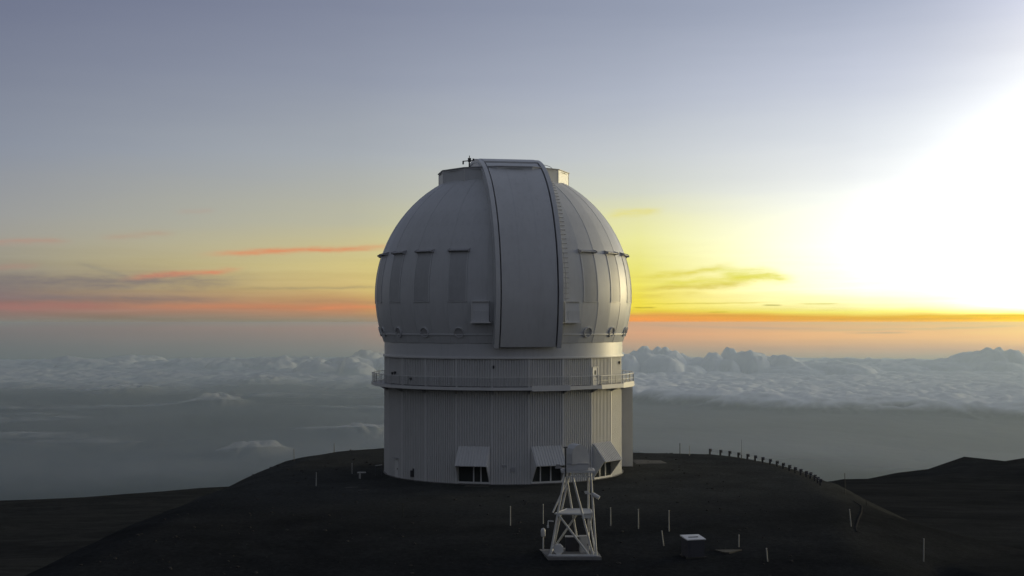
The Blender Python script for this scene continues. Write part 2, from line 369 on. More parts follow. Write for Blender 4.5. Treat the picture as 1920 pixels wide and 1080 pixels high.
# ---------------------------------------------------------------- ground sheet
def axis_pts(lo, hi, step, far, k=1.13):
    a = list(np.arange(lo, hi + 1e-6, step)); d = step; p = a[-1]
    while p < far: d *= k; p += d; a.append(p)
    d = step; p = a[0]; b = []
    while p > -far: d *= k; p -= d; b.append(p)
    return np.array(b[::-1] + a)
def build_ground():
    xs = axis_pts(-60, 66, 0.8, 7000); ys = axis_pts(-100, 46, 0.8, 7000)
    Xg, Yg = np.meshgrid(xs, ys, indexing='xy')
    Zg = terrain(Xg, Yg)
    rr = np.hypot(Xg, Yg + 165); Zg = Zg - 0.35 * np.maximum(0, rr - 2600)
    Zg = np.maximum(Zg, -4400)
    near = np.hypot(Xg, Yg) < 14.2
    Zg = np.where(near, -0.35, Zg)
    h, w = Xg.shape
    v = np.stack([Xg.ravel(), Yg.ravel(), Zg.ravel()], 1)
    i = np.arange(h * w).reshape(h, w)
    f = np.stack([i[:-1, :-1].ravel(), i[:-1, 1:].ravel(), i[1:, 1:].ravel(), i[1:, :-1].ravel()], 1)
    me = bpy.data.meshes.new('ground'); me.from_pydata(v.tolist(), [], f.tolist())
    me.polygons.foreach_set('use_smooth', [True] * len(me.polygons)); me.materials.append(M['cinder']); me.update()
    return structure(obj('ground', me))
build_ground()
# ---------------------------------------------------------------- the observatory
OB = thing('observatory', 'white round telescope observatory with closed dome shutter and corrugated drum on the summit', 'observatory')
NF = 22; DA = 360.0 / NF; A0 = -4.6                      # drum facets; first corner azimuth
RW = 14.72                                               # corner radius of the drum wall
def pol(r, a, z): return (r * math.sin(a), -r * math.cos(a), z)
FW = 2 * RW * math.sin(R(DA / 2)); AP = RW * math.cos(R(DA / 2))     # facet width, apothem
def ribs(width, pitch, depth):
    n = max(2, int(round(width / pitch))); p = width / n; out = []
    for i in range(n):
        x = -width / 2 + i * p
        out += [(x, 0.0), (x + 0.42 * p, 0.0), (x + 0.52 * p, depth), (x + 0.90 * p, depth)]
    out.append((width / 2, 0.0)); return out
def corrugated(width, z0, z1, pitch=0.31, depth=0.13):
    b = MB(); pr = ribs(width, pitch, depth)
    b.grid([[(x, -d, z) for x, d in pr] for z in (z0, z1)])
    k = len(b.v)                                                      # closed back
    b.add([(-width / 2, 0.08, z0), (width / 2, 0.08, z0), (width / 2, 0.08, z1), (-width / 2, 0.08, z1)], [(0, 3, 2, 1)])
    return b
low_me = corrugated(FW, 0.0, 10.86).mesh('wall_panel', 'wall_paint')
up_me = corrugated(FW, 11.12, 14.26).mesh('wall_panel_upper', 'wall_paint')
trim_me = MB().box((0, 0, 7.15), (0.17, 0.16, 14.25)).mesh('corner_trim', 'trim_paint')
for k in range(NF):
    ac = R(A0 + DA * (k + 0.5))
    x, y, z = pol(AP - 0.03, ac, 0)
    obj('wall_panel', low_me, OB, (x, y, 0), ac); obj('wall_panel', up_me, OB, (x, y, 0), ac)
    av = R(A0 + DA * k); x, y, z = pol(RW, av, 0)
    obj('corner_trim', trim_me, OB, (x, y, 0), av)
obj('foundation', MB().lathe([(13.9, -0.6), (14.9, -0.6), (14.9, 0.06), (13.9, 0.06)], 66, closed=True).mesh('foundation', 'concrete'), OB)
obj('drum_ring', MB().lathe([(14.3, 14.50), (14.80, 14.50), (14.80, 16.06), (13.9, 16.06)], 132).mesh('drum_ring', 'dome_paint', 30), OB)
led = obj('drum_ledge', MB().lathe([(14.2, 14.26), (14.95, 14.26), (14.98, 14.36), (14.95, 14.50), (14.2, 14.50)], 132, closed=True).mesh('drum_ledge', 'trim_paint', 30), OB)
obj('drum_core', MB().lathe([(14.0, 0.0), (14.0, 16.0), (0.05, 16.02)], 48).mesh('drum_core', 'dark_gap'), OB)

# --- dome
RS = 15.95; ZC = 21.75; PHI = 10.5
core = MB().lathe([((RS - 0.16) * math.cos(t), (RS - 0.16) * math.sin(t)) for t in [R(-20.8 + i * (110.8 / 30)) for i in range(31)]], 96)
core.lathe([((RS - 0.16) * math.cos(R(-20.8)), (RS - 0.16) * math.sin(R(-20.8))), (14.0, -5.55)], 96)
DOME = obj('dome', core.mesh('dome', 'dome_paint', 180), OB, (0, 0, ZC), R(PHI))
def sph(r, lat, az): return (r * math.cos(lat) * math.sin(az), -r * math.cos(lat) * math.cos(az), r * math.sin(lat))
GW = 8.6
def gore(r, lat0, lat1, w, nl, th=0.12):
    P = []
    for i in range(nl + 1):
        la = R(lat0 + (lat1 - lat0) * i / nl)
        row = [sph(r - th, la, -w / 2)] + [sph(r, la, -w / 2 + w * j / 2) for j in range(3)] + [sph(r - th, la, w / 2)]
        P.append(row)
    return MB().grid(P)
ga = gore(RS, -20.9, 61.0, R(GW - 0.05), 20).mesh('gore_panel', 'dome_paint', 50)
gb = gore(RS - 0.025, -20.9, 61.0, R(GW + 0.02), 20).mesh('gore_panel_low', 'dome_paint', 50)
for sgn in (1, -1):
    for k in range(-2, 18):
        obj('gore_panel', gb if k % 2 == 0 else ga, DOME, rz=sgn * R(29.5 + GW * k))
# vents with hoods and sills on every second gore, port openings below
def vent():
    b = MB(); w = R(7.9)
    P = [[sph(RS + 0.02, R(la), -w / 2 + w * j / 3) for j in range(4)] for la in np.linspace(-3.0, 18.2, 9)]
    return b.grid(P)
vme = vent().mesh('vent_panel', 'vent_paint', 60)
fb = MB()
for e in (-1, 1):
    fb.grid([[sph(RS + q, R(la), e * R(4.0) + R(dw)) for q, dw in ((-.08, -.28), (.05, -.28), (.05, .28), (-.08, .28))] for la in np.linspace(-3.2, 18.2, 9)])
fb.grid([[sph(RS + q, R(la), R(da)) for q, la in ((-.08, -3.5), (.06, -3.5), (.06, -3.1), (-.08, -3.1))] for da in (-4.3, 0, 4.3)])
fme = fb.mesh('vent_frame', 'dome_paint')
hb = MB(); hw = 1.24
cr, cz = RS * math.cos(R(18.4)), RS * math.sin(R(18.4))
hb.prism([(-(cr - 0.25), cz + 0.14), (-(cr + 0.46), cz - 0.10), (-(cr + 0.46), cz - 0.19), (-(cr - 0.25), cz - 0.02)], -hw, hw, 'x')
for e in (-1, 1):
    hb.prism([(-(cr - 0.25), cz + 0.20), (-(cr + 0.52), cz - 0.04), (-(cr + 0.52), cz - 0.24), (-(cr - 0.2), cz - 0.34)], e * hw - 0.05, e * hw + 0.05, 'x')
hme = hb.mesh('vent_hood', 'grey_paint')
def ring_on_sphere(lat, ro, ri, lift):
    b = MB(); n = 20; c = Vector(sph(RS, R(lat), 0)); nrm = c.normalized(); tx = Vector((1, 0, 0)); ty = nrm.cross(tx).normalized()
    def pt(r, t, h): return tuple(c + tx * (r * math.cos(t)) + ty * (r * math.sin(t)) + nrm * h)
    P = [[pt(ro, 2 * math.pi * i / n, -0.05), pt(ro, 2 * math.pi * i / n, lift), pt(ri, 2 * math.pi * i / n, lift), pt(ri, 2 * math.pi * i / n, 0.012)] for i in range(n + 1)]
    return b.grid(P), [pt(ri, 2 * math.pi * i / n, 0.014) for i in range(n)]
rb, disc = ring_on_sphere(-16.2, 0.62, 0.52, 0.13)
rme = rb.mesh('port_ring', 'dome_paint', 40)
dme = MB().add(disc, [tuple(range(len(disc)))]).mesh('port_cover', 'grey_paint')
for sgn in (1, -1):
    for k in range(8):
        a = sgn * R(29.5 + 2 * GW * k)
        obj('vent_panel', vme, DOME, rz=a); obj('vent_frame', fme, DOME, rz=a); obj('vent_hood', hme, DOME, rz=a)
        obj('port_ring', rme, DOME, rz=a); obj('port_cover', dme, DOME, rz=a)
la = R(-17.2); br0 = RS * math.cos(la); bz = RS * math.sin(la)
obj('ring_ridge', MB().lathe([(br0 - 0.1, bz + 0.1), (br0 + 0.09, bz + 0.07), (br0 + 0.08, bz - 0.06), (br0 - 0.14, bz - 0.09)], 132).mesh('ring_ridge', 'dome_paint', 30), DOME)
# crown collar: twelve-sided turret round the zenith
cap = MB().lathe([(8.05, 15.05), (4.0, 15.45), (0.02, 15.8)], 48).mesh('crown_roof', 'dome_paint', 40)
obj('crown_roof', cap, DOME)
for k in range(12):
    a = R(15 + 30 * k); r = 8.12; hw_ = r * math.sin(R(15)); ap = r * math.cos(R(15))
    b = MB().box((0, -ap, 14.30), (2 * hw_ - 0.03, 0.10, 1.9))
    o = obj('crown_panel', b.mesh('crown_panel', 'dome_paint'), DOME, rz=R(30 * k))
    rimm = MB().box((0, -ap - 0.03, 15.30), (2 * hw_ + 0.06, 0.30, 0.10)).mesh('crown_rim', 'grey_paint')
    obj('crown_rim', rimm, DOME, rz=R(30 * k))
    obj('crown_post', MB().box((0, -r - 0.0, 14.28), (0.16, 0.14, 1.92)).mesh('crown_post', 'trim_paint'), DOME, rz=a)
# shutter arch
def arch(x0, x1, r0, r1, t0, t1, n):
    """slab between planes x0..x1, plane radius r0..r1, swept over the top from the front angle t0 to t1"""
    P = []
    for i in range(n + 1):
        t = R(t0 + (t1 - t0) * i / n); c, s_ = math.cos(t), math.sin(t)
        P.append([(x0, -r0 * c, r0 * s_), (x0, -r1 * c, r1 * s_), (x1, -r1 * c, r1 * s_), (x1, -r0 * c, r0 * s_), (x0, -r0 * c, r0 * s_)])
    b = MB().grid(P); k = 5 * n
    b.f += [(0, 1, 2, 3), (k + 3, k + 2, k + 1, k)]
    return b
for e in (-1, 1):
    obj('shutter_rail', arch(min(e * 3.36, e * 3.86), max(e * 3.36, e * 3.86), 15.0, 16.98, -21.6, 152, 60).mesh('shutter_rail', 'dome_paint', 30), DOME)
    obj('rail_flange', arch(min(e * 3.86, e * 3.98), max(e * 3.86, e * 3.98), 16.5, 16.6, -21.0, 150, 60).mesh('rail_flange', 'dome_paint', 30), DOME)
segs = [(-21.2, 72.0)]
for i, (a, b) in enumerate(segs):
    obj('shutter_panel', arch(-3.19, 3.19, 16.50, 16.90, a, b, 48).mesh('shutter_panel', 'dome_paint', 30), DOME)
obj('shutter_top', arch(-3.32, 3.32, 16.4, 17.02, 72.6, 152, 30).mesh('shutter_top', 'dome_paint', 30), DOME)
obj('shutter_lip', arch(-3.28, 3.28, 16.88, 16.95, 71.4, 72.5, 2).mesh('shutter_lip', 'grey_paint', 30), DOME)
for x in (-1.1, 1.1):
    obj('shutter_seam', arch(x - 0.04, x + 0.04, 16.88, 16.912, -21, 70, 48).mesh('shutter_seam', 'dome_paint', 30), DOME)
obj('shutter_backing', arch(-3.3, 3.3, 15.3, 15.4, -20, 150, 40).mesh('shutter_backing', 'dark_gap'), DOME)  # near-black sheet stands in for shade in the gaps beside the shutter
# access boxes either side of the shutter
for e, az in ((-1, -19.2), (1, 18.6)):
    b = MB().prism([(-15.2, -3.25), (-16.42, -3.25), (-16.42, -2.0), (-16.30, -0.95), (-15.2, -0.95)], -0.95, 0.95, 'x')
    o = obj('access_box', b.mesh('access_box', 'dome_paint'), DOME, rz=R(az))
    obj('box_ledge', MB().box((0, -16.15, -3.33), (2.35, 1.1, 0.14)).mesh('box_ledge', 'trim_paint'), DOME, rz=R(az))
    obj('box_door', MB().box((0.05, -16.435, -2.55), (1.2, 0.03, 1.0)).mesh('box_door', 'dome_paint'), DOME, rz=R(az))
    obj('box_edge', MB().box((-0.98, -16.3, -2.1), (0.10, 0.40, 2.35)).box((0, -16.36, -0.93), (2.02, 0.3, 0.10)).mesh('box_edge', 'trim_paint'), DOME, rz=R(az))
rung = MB().tube((-0.36, 0, 0), (0.36, 0, 0), 0.035, n=6).box((-0.34, 0.08, 0), (0.05, 0.16, 0.05)).box((0.34, 0.08, 0), (0.05, 0.16, 0.05)).mesh('ladder_rung', 'grey_paint')
for i in range(30):
    la_ = R(-2 + 2.1 * i); az = math.asin(min(1, 4.5 / (RS * math.cos(la_))))
    p = sph(RS + 0.12, la_, az)
    obj('ladder_rung', rung, DOME, p, rot=(0, 0, az))
# weather instruments on the crown, handrail on the far side
wp = Vector((-5.15, -5.4, 15.25))
V3 = lambda x, y, z: wp + Vector((x, y, z)) 
b = MB().tube(wp, V3(0, 0, 1.15), 0.09).tube(V3(-0.75, 0, 0.85), V3(0.5, 0, 0.98), 0.06)
b.box(V3(0.02, 0, 1.02), (0.36, 0.28, 0.46)).box(V3(-0.75, 0, 0.68), (0.17, 0.17, 0.42)).box(V3(0.5, 0, 1.06), (0.2, 0.18, 0.28)).tube(V3(0.02, 0, 1.2), V3(0.02, 0, 1.55), 0.05)
b.box(V3(0, 0, 0.03), (0.9, 0.6, 0.08))
obj('weather_instrument', b.mesh('weather_instrument', 'dark_steel'), DOME)
b = MB(); pts = [(4.2 + 1.5 * math.sin(t), -3.2, 15.4 + 0.75 * math.cos(t)) for t in [R(-80 + 16 * i) for i in range(11)]]
obj('crown_handrail', b.path(pts, 0.035).mesh('crown_handrail', 'steel'), DOME)

# --- catwalk round the drum
RO = 16.32; OW = 2 * RO * math.sin(R(DA / 2)); OA = RO * math.cos(R(DA / 2)); IA = AP + 0.03; IW = 2 * IA * math.tan(R(DA / 2))
deck_me = MB().prism([(-OW / 2 + .01, -OA), (OW / 2 - .01, -OA), (IW / 2 - .01, -IA), (-IW / 2 + .01, -IA)], 10.93, 11.05).mesh('catwalk_deck', 'grey_paint')
def fascia(h, dz): return MB().box((0, -OA - 0.045, 11.10 - h / 2 + dz), (OW + 0.02, 0.08, h)).mesh('catwalk_fascia', 'trim_paint')
fas = [fascia(0.34, 0), fascia(0.62, 0.18), fascia(0.42, 0.06), fascia(0.5, 0.1)]
postm = MB().box((0, 0, 11.65), (0.055, 0.055, 1.22)).mesh('rail_post', 'steel')
railm = MB().box((0, -OA + .02, 12.25), (OW + .02, 0.075, 0.075)).mesh('top_rail', 'trim_paint')
midm = MB().box((0, -OA + .02, 11.70), (OW, 0.03, 0.03)).mesh('mid_rail', 'steel')
meshm = MB().box((0, -OA + .02, 11.68), (OW - 0.1, 0.012, 1.08)).mesh('mesh_infill', 'wire_mesh')
brm = MB().prism([(-(OA - .1), 10.91), (-(OA - .1), 10.78), (-(IA + .05), 10.15), (-(IA + .05), 10.91)], -0.06, 0.06, 'x').mesh('deck_bracket', 'grey_paint')
for k in range(NF):
    ac = R(A0 + DA * (k + 0.5))
    d = obj('catwalk_deck', deck_me, OB, rz=ac)
    obj('catwalk_fascia', fas[{1: 1, 2: 2, 3: 3, 4: 1}.get(k, 0)], d)
    obj('top_rail', railm, d); obj('mid_rail', midm, d); obj('mesh_infill', meshm, d)
    obj('deck_bracket', brm, d, rz=-R(DA / 2))
    for t in (-OW / 2, -OW / 6, OW / 6):
        obj('rail_post', postm, d, (t, -OA + .02, 0))
# upper door with an oval light, lamps, small fittings
def on_facet(k, u, z, out=0.0):
    ac = R(A0 + DA * (k + 0.5)); ca, sa = math.cos(ac), math.sin(ac); r = AP + 0.03 + out
    return (r * sa + u * ca, -r * ca + u * sa, z), ac
def fit(name, me, k, u, z, out=0.0, parent=OB):
    p, a = on_facet(k, u, z, out); return obj(name, me, parent, p, a)
dr = fit('door', MB().box((0, -0.03, 1.02), (0.95, 0.12, 2.04)).mesh('door', 'trim_paint'), 3, -1.45, 11.06, 0.02)
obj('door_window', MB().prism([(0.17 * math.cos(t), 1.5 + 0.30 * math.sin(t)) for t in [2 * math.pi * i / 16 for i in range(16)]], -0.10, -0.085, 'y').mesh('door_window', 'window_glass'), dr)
obj('door_frame', MB().box((-0.53, -0.05, 1.06), (0.1, 0.18, 2.14)).box((0.53, -0.05, 1.06), (0.1, 0.18, 2.14)).box((0, -0.05, 2.12), (1.16, 0.18, 0.10)).mesh('door_frame', 'wall_paint'), dr)
obj('door_handle', MB().box((0.36, -0.13, 1.0), (0.05, 0.08, 0.16)).mesh('door_handle', 'dark_steel'), dr)
lampm = MB().box((0, -0.12, 0), (0.2, 0.24, 0.26)).tube((0, -0.14, -0.13), (0, -0.14, -0.26), 0.09, 0.05).mesh('wall_lamp', 'dark_steel')
for k, u, z in ((0, -1.95, 13.4), (18, -0.6, 12.35), (18, 0.2, 12.45), (19, -0.4, 11.85), (4, 1.0, 13.6)):
    fit('wall_lamp', lampm, k, u, z, 0.03)
boxm = MB().box((0, -0.06, 0), (0.5, 0.12, 0.22)).mesh('wall_box', 'grey_paint')
fit('wall_box', boxm, 0, -0.75, 2.15, 0.03); fit('wall_box', boxm, 0, 0.25, 1.85, 0.03); fit('wall_box', boxm, 0, 0.25, 1.6, 0.03)
fit('meter_box', MB().box((0, -0.1, 0), (0.3, 0.2, 0.75)).box((0.25, -0.08, 0.12), (0.12, 0.16, 1.0)).mesh('meter_box', 'dark_steel'), 19, -0.2, 0.75, 0.03)
sd_ = fit('service_door', MB().box((0, -0.02, 1.05), (1.0, 0.1, 2.1)).mesh('service_door', 'wall_paint'), 18, 0.6, 0.06, 0.03)
obj('door_hood', MB().box((0, -0.2, 2.25), (1.2, 0.4, 0.08)).mesh('door_hood', 'grey_paint'), sd_)
obj('door_handle', MB().box((0.38, -0.12, 1.0), (0.05, 0.08, 0.16)).mesh('door_handle', 'dark_steel'), sd_)
# --- bay windows with corrugated hoods
BW = 3.72; BP = 1.62; ZT, ZM, ZB = 4.25, 2.28, 0.30
def bay(k, panes):
    p, a = on_facet(k, 0.0, 0.0, 0.03)
    L = math.hypot(BP, ZT - ZM); n = Vector((0, -(ZT - ZM), BP)).normalized()
    prf = ribs(BW, 0.34, 0.07); sd = Vector((0, -BP, ZM - ZT)) / L; hv = MB()
    nrm = Vector((0, -(ZT - ZM) / L, BP / L))
    rows = []
    for t in (-0.05, L + 0.10):
        rows.append([tuple(Vector((x, 0, ZT)) + sd * t + nrm * (d + 0.03)) for x, d in prf])
    hv.grid(rows); hv.grid([[tuple(Vector((x, 0, ZT)) + sd * t - nrm * 0.03) for x in (-BW / 2, BW / 2)] for t in (-0.05, L + 0.10)])
    hood = obj('bay_window', hv.mesh('bay_hood', 'wall_paint'), OB, p, a)
    for e in (-1, 1):
        x0, x1 = sorted((e * (BW / 2), e * (BW / 2 - 0.10)))
        obj('cheek', MB().prism([(0.05, ZT - 0.04), (-BP, ZM - 0.02), (-0.02, ZB - 0.1), (0.05, ZB - 0.1)], x0, x1, 'x').mesh('cheek', 'trim_paint'), hood)
    obj('eave_beam', MB().box((0, -BP + 0.03, ZM - 0.02), (BW - 0.22, 0.12, 0.12)).mesh('eave_beam', 'wall_paint'), hood)
    obj('sill', MB().box((0, -0.08, ZB - 0.08), (BW + 0.1, 0.36, 0.20)).mesh('sill', 'trim_paint'), hood)
    xs = [-BW / 2 + 0.1] + [(-BW / 2) + BW * t for t in panes] + [BW / 2 - 0.1]
    zt_ = ZM + 0.75
    for i in range(len(xs) - 1):
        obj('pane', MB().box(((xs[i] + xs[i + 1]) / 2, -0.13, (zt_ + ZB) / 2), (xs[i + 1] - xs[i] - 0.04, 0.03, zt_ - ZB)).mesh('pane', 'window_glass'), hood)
    for x in xs[1:-1]:
        obj('mullion', MB().box((x, -0.20, (zt_ + ZB) / 2), (0.13, 0.13, zt_ - ZB + 0.02)).mesh('mullion', 'trim_paint'), hood)
    obj('head_panel', MB().box((0, -0.16, zt_ + 0.3), (BW - 0.22, 0.08, 0.6)).mesh('head_panel', 'wall_paint'), hood)
bay(NF - 1, (0.5, 0.73)); bay(1, (0.28, 0.62)); bay(3, (0.30, 0.62))
# --- stair tower on the far right flank
st = obj('stair_tower', MB().box((15.0, 6.6, 5.35), (3.1, 4.0, 11.1)).mesh('stair_tower', 'wall_paint'), OB)
obj('tower_cap', MB().box((15.0, 6.6, 10.86), (3.2, 4.1, 0.12)).mesh('tower_cap', 'trim_paint'), st)
# ---------------------------------------------------------------- seeing-monitor tower in front of the observatory
TX, TY = 5.95, -57.45; TZ = -0.42
slab = obj('concrete_slab', MB().prism([(-2.62, 1.75), (-2.0, -2.08), (2.25, -1.92), (2.05, 1.9)], -0.5, 0.16).mesh('concrete_slab', 'concrete'), None, (TX, TY, TZ))
tag(slab, 'square concrete slab carrying the white lattice tower', 'slab')
TW = thing('monitor_tower', 'white pipe lattice tower topped by a faceted instrument enclosure in front of the observatory', 'tower', (TX, TY, TZ + 0.16))
def member(name, p, q, r=0.085): return obj(name, MB().tube(p, q, r, n=10).mesh(name, 'white_steel', 40), TW)
FL0, FR0, BL0, BR0 = (-1.84, -1.55, 0.0), (1.86, -1.62, 0.0), (-1.52, 1.45, 0.0), (1.42, 1.5, 0.0)
FL1, FR1, BL1, BR1 = (-0.60, -0.95, 6.55), (1.46, -0.95, 6.55), (-0.12, 0.95, 6.55), (1.36, 0.95, 6.55)
for a, b in ((FL0, FL1), (FR0, FR1), (BL0, BL1), (BR0, BR1)): member('leg', a, b)
member('brace', (-0.02, -1.0, 6.35), (1.60, -1.6, 0.05)); member('brace', (-1.15, -1.28, 3.25), (1.30, -1.6, 0.06))
member('brace', (0.55, 1.2, 3.1), (-1.40, 1.4, 0.2)); member('brace', (-0.42, 0.9, 6.0), (0.50, 1.45, 0.7)); member('brace', (1.62, 0.2, 3.1), (1.30, 1.45, 0.9))
member('brace', (-1.60, -1.0, 3.4), (-0.10, 0.2, 6.4), 0.07); member('brace', (-1.72, -1.3, 0.5), (-1.1, 1.1, 3.3), 0.07); member('brace', (1.75, -1.4, 0.4), (1.35, 1.2, 3.4), 0.07)
member('base_rail', (-1.95, -1.60, 0.06), (1.80, -1.68, 0.06), 0.10); member('base_rail', (-1.9, -1.6, 0.06), (-1.5, 1.5, 0.06), 0.08); member('base_rail', (1.9, -1.6, 0.06), (1.45, 1.55, 0.06), 0.08); member('base_rail', (-1.5, 1.5, 0.06), (1.45, 1.55, 0.06), 0.08)
for p in (FL0, FR0, BL0, BR0): obj('foot_plate', MB().box((p[0], p[1], 0.03), (0.42, 0.42, 0.06)).mesh('foot_plate', 'steel'), TW)
md = obj('middle_deck', MB().prism([(-1.42, -1.2), (-0.4, 1.15), (0.95, 1.15), (1.5, 0.9), (1.55, -1.0), (0.55, -1.25)], 3.26, 3.38).mesh('middle_deck', 'canvas'), TW)
obj('deck_rim', MB().path([(-1.42, -1.24, 3.34), (0.55, -1.29, 3.3), (1.58, -1.04, 3.34), (1.54, 0.94, 3.36), (0.95, 1.2, 3.36), (-0.42, 1.2, 3.36), (-1.42, -1.24, 3.34)], 0.075, 8).mesh('deck_rim', 'white_steel', 40), md)
obj('deck_bracket', MB().box((1.12, -1.05, 3.12), (0.75, 0.16, 0.34)).box((1.12, -1.14, 3.02), (0.8, 0.06, 0.08)).mesh('deck_bracket', 'trim_paint'), md)
arm = obj('lamp_arm', MB().path([(-1.55, -1.35, 2.75), (-1.98, -1.35, 2.78), (-2.0, -1.35, 2.40)], 0.05).box((-2.0, -1.35, 2.34), (0.16, 0.16, 0.2)).mesh('lamp_arm', 'white_steel'), TW)
ins = obj('camera_arm', MB().tube((0.95, -0.9, 5.05), (1.9, -1.15, 4.75), 0.06).tube((1.62, -1.1, 4.88), (2.12, -1.25, 4.60), 0.16, n=10).box((1.15, -0.95, 5.0), (0.3, 0.2, 0.22)).mesh('camera_arm', 'white_steel'), TW)
top = obj('top_platform', MB().box((0.45, 0, 6.72), (2.55, 2.1, 0.06)).mesh('top_platform', 'steel'), TW)
for y in (-1.05, 1.05):
    obj('edge_beam', MB().box((0.45, y, 6.68), (2.72, 0.12, 0.16)).mesh('edge_beam', 'white_steel'), top)
    obj('edge_beam', MB().box((0.45, y, 6.28), (2.1, 0.09, 0.10)).mesh('edge_beam', 'white_steel'), top)
for x in (-0.86, 1.76): obj('edge_beam', MB().box((x, 0, 6.68), (0.12, 2.1, 0.16)).mesh('edge_beam', 'white_steel'), top)
for i in range(4): obj('hanger', MB().box((0.0 + 0.42 * i, -1.06, 6.45), (0.10, 0.07, 0.30)).mesh('hanger', 'white_steel'), top)
obj('side_bracket', MB().box((-1.12, -0.6, 6.95), (0.5, 0.5, 0.10)).box((-1.16, -0.7, 7.12), (0.34, 0.1, 0.22)).mesh('side_bracket', 'steel'), top)
EN = obj('enclosure', MB().prism([(-0.86, -0.72), (0.86, -0.72), (0.94, 0.72), (-0.94, 0.72)], 6.76, 7.22).mesh('enclosure', 'canvas'), TW, (0.42, 0, 0))
prof = [(-0.80, 7.24), (-0.80, 8.05), (-0.68, 8.48), (-0.36, 8.76), (0.02, 8.82), (0.40, 8.62), (0.66, 8.20), (0.78, 7.7), (0.80, 7.24)]
rz_ = R(24)
for i in range(len(prof) - 1):                                       # clamshell staves
    (x0, z0), (x1, z1) = prof[i], prof[i + 1]
    f = 0.93
    q = [(x0, -0.62, z0), (x1, -0.62, z1), (x1, 0.62, z1), (x0, 0.62, z0)]
    cx, cz_ = 0.0, 7.9
    inn = [(cx + (x - cx) * f, y, cz_ + (z - cz_) * f) for x, y, z in q]
    obj('shell_stave', MB().add(q + inn, [(0, 1, 2, 3), (7, 6, 5, 4), (0, 4, 5, 1), (1, 5, 6, 2), (2, 6, 7, 3), (3, 7, 4, 0)]).mesh('shell_stave', 'canvas'), EN, rz=rz_)
obj('end_panel', MB().prism([(x * .985, z) for x, z in prof], -0.66, -0.60, 'y').mesh('end_panel', 'canvas'), EN, rz=rz_)
obj('end_panel', MB().prism([(x * .985, z) for x, z in prof], 0.60, 0.66, 'y').mesh('end_panel', 'canvas'), EN, rz=rz_)
obj('seam_strip', MB().box((0, -0.70, 7.26), (1.75, 0.06, 0.10)).mesh('seam_strip', 'grey_paint'), EN)
mast = obj('antenna_mast', MB().tube((-0.57, -1.12, 6.3), (-0.57, -1.12, 8.62), 0.06, n=8).tube((-0.57, -1.12, 8.60), (-0.57, -1.12, 8.68), 0.17, n=12).mesh('antenna_mast', 'dark_steel'), TW)
# equipment standing on the slab
zs = TZ + 0.16
dt = thing('equipment_drum', 'pale octagonal equipment drum lying on the slab under the lattice tower', 'drum', (TX - 1.15, TY - 1.05, zs + 0.06))
oc = [(0.42 * math.cos(t), 0.42 + 0.42 * math.sin(t)) for t in [R(22.5 + 45 * i) for i in range(8)]]
obj('body', MB().prism(oc, -0.28, 0.34, 'y').mesh('drum_body', 'canvas'), dt); obj('lid', MB().prism([(x * .93, .42 + (z - .42) * .93) for x, z in oc], -0.33, -0.285, 'y').mesh('drum_lid', 'trim_paint'), dt)
obj('foot', MB().box((-0.25, 0, 0.0), (0.12, 0.5, 0.1)).box((0.25, 0, 0.0), (0.12, 0.5, 0.1)).mesh('drum_foot', 'dark_steel'), dt)
def cabinet(name, label, x, y, w, d, h, bodym, rz=0.0):
    t = thing(name, label, 'cabinet', (x, y, zs), rz)
    obj('body', MB().box((0, 0, h / 2), (w, d, h)).mesh('cabinet_body', bodym), t)
    obj('lid', MB().box((0, 0, h + 0.03), (w + 0.08, d + 0.08, 0.06)).mesh('cabinet_lid', 'white_steel'), t)
    obj('door', MB().box((0, -d / 2 - 0.015, h * 0.5), (w * 0.84, 0.03, h * 0.84)).mesh('cabinet_door', bodym), t)
    obj('handle', MB().box((w * 0.3, -d / 2 - 0.05, h * 0.5), (0.04, 0.05, 0.14)).mesh('cabinet_handle', 'dark_steel'), t)
cabinet('cabinet', 'grey metal cabinet standing inside the right legs of the lattice tower', TX + 1.0, TY + 0.35, 0.72, 0.5, 1.28, 'canvas', R(8))
cabinet('cabinet', 'dark metal cabinet in the middle of the slab under the lattice tower', TX + 0.05, TY + 0.95, 1.1, 0.5, 1.15, 'cabinet_grey')
gp = thing('gauge_post', 'short post with a pale rounded canister on top at the slab edge', 'gauge', (TX - 2.33, TY + 0.9, zs))
obj('post', MB().tube((0, 0, 0), (0, 0, 1.2), 0.06).mesh('gauge_post', 'white_steel'), gp)
obj('canister', MB().lathe([(0.02, 1.14), (0.13, 1.16), (0.19, 1.26), (0.19, 1.66), (0.15, 1.80), (0.05, 1.86), (0.01, 1.86)], 14).mesh('canister', 'trim_paint', 50), gp)

# ---------------------------------------------------------------- metal box with the white lid
ub = thing('utility_box', 'dark grey metal utility box with a bright white lid on the cinder', 'utility box', (15.62, -58.35, tz(15.62, -58.35) - 0.04), R(13))
obj('body', MB().box((0, 0, 0.72), (1.42, 1.45, 1.44)).mesh('box_body', 'cabinet_grey'), ub)
obj('lid', MB().add([(-0.80, -0.82, 1.46), (0.80, -0.82, 1.46), (0.80, 0.82, 1.58), (-0.80, 0.82, 1.58), (-0.80, -0.82, 1.53), (0.80, -0.82, 1.53), (0.80, 0.82, 1.66), (-0.80, 0.82, 1.66)],
                    [(3, 2, 1, 0), (4, 5, 6, 7), (0, 1, 5, 4), (1, 2, 6, 5), (2, 3, 7, 6), (3, 0, 4, 7)]).mesh('box_lid', 'white_lid' if 'white_lid' in M else 'trim_paint'), ub)
obj('lid_slot', MB().box((0.0, -0.08, 1.605), (0.8, 0.12, 0.05)).mesh('lid_slot', 'dark_steel'), ub)
obj('vent', MB().box((-0.72, -0.1, 0.86), (0.03, 0.42, 0.12)).mesh('box_vent', 'dark_steel'), ub)
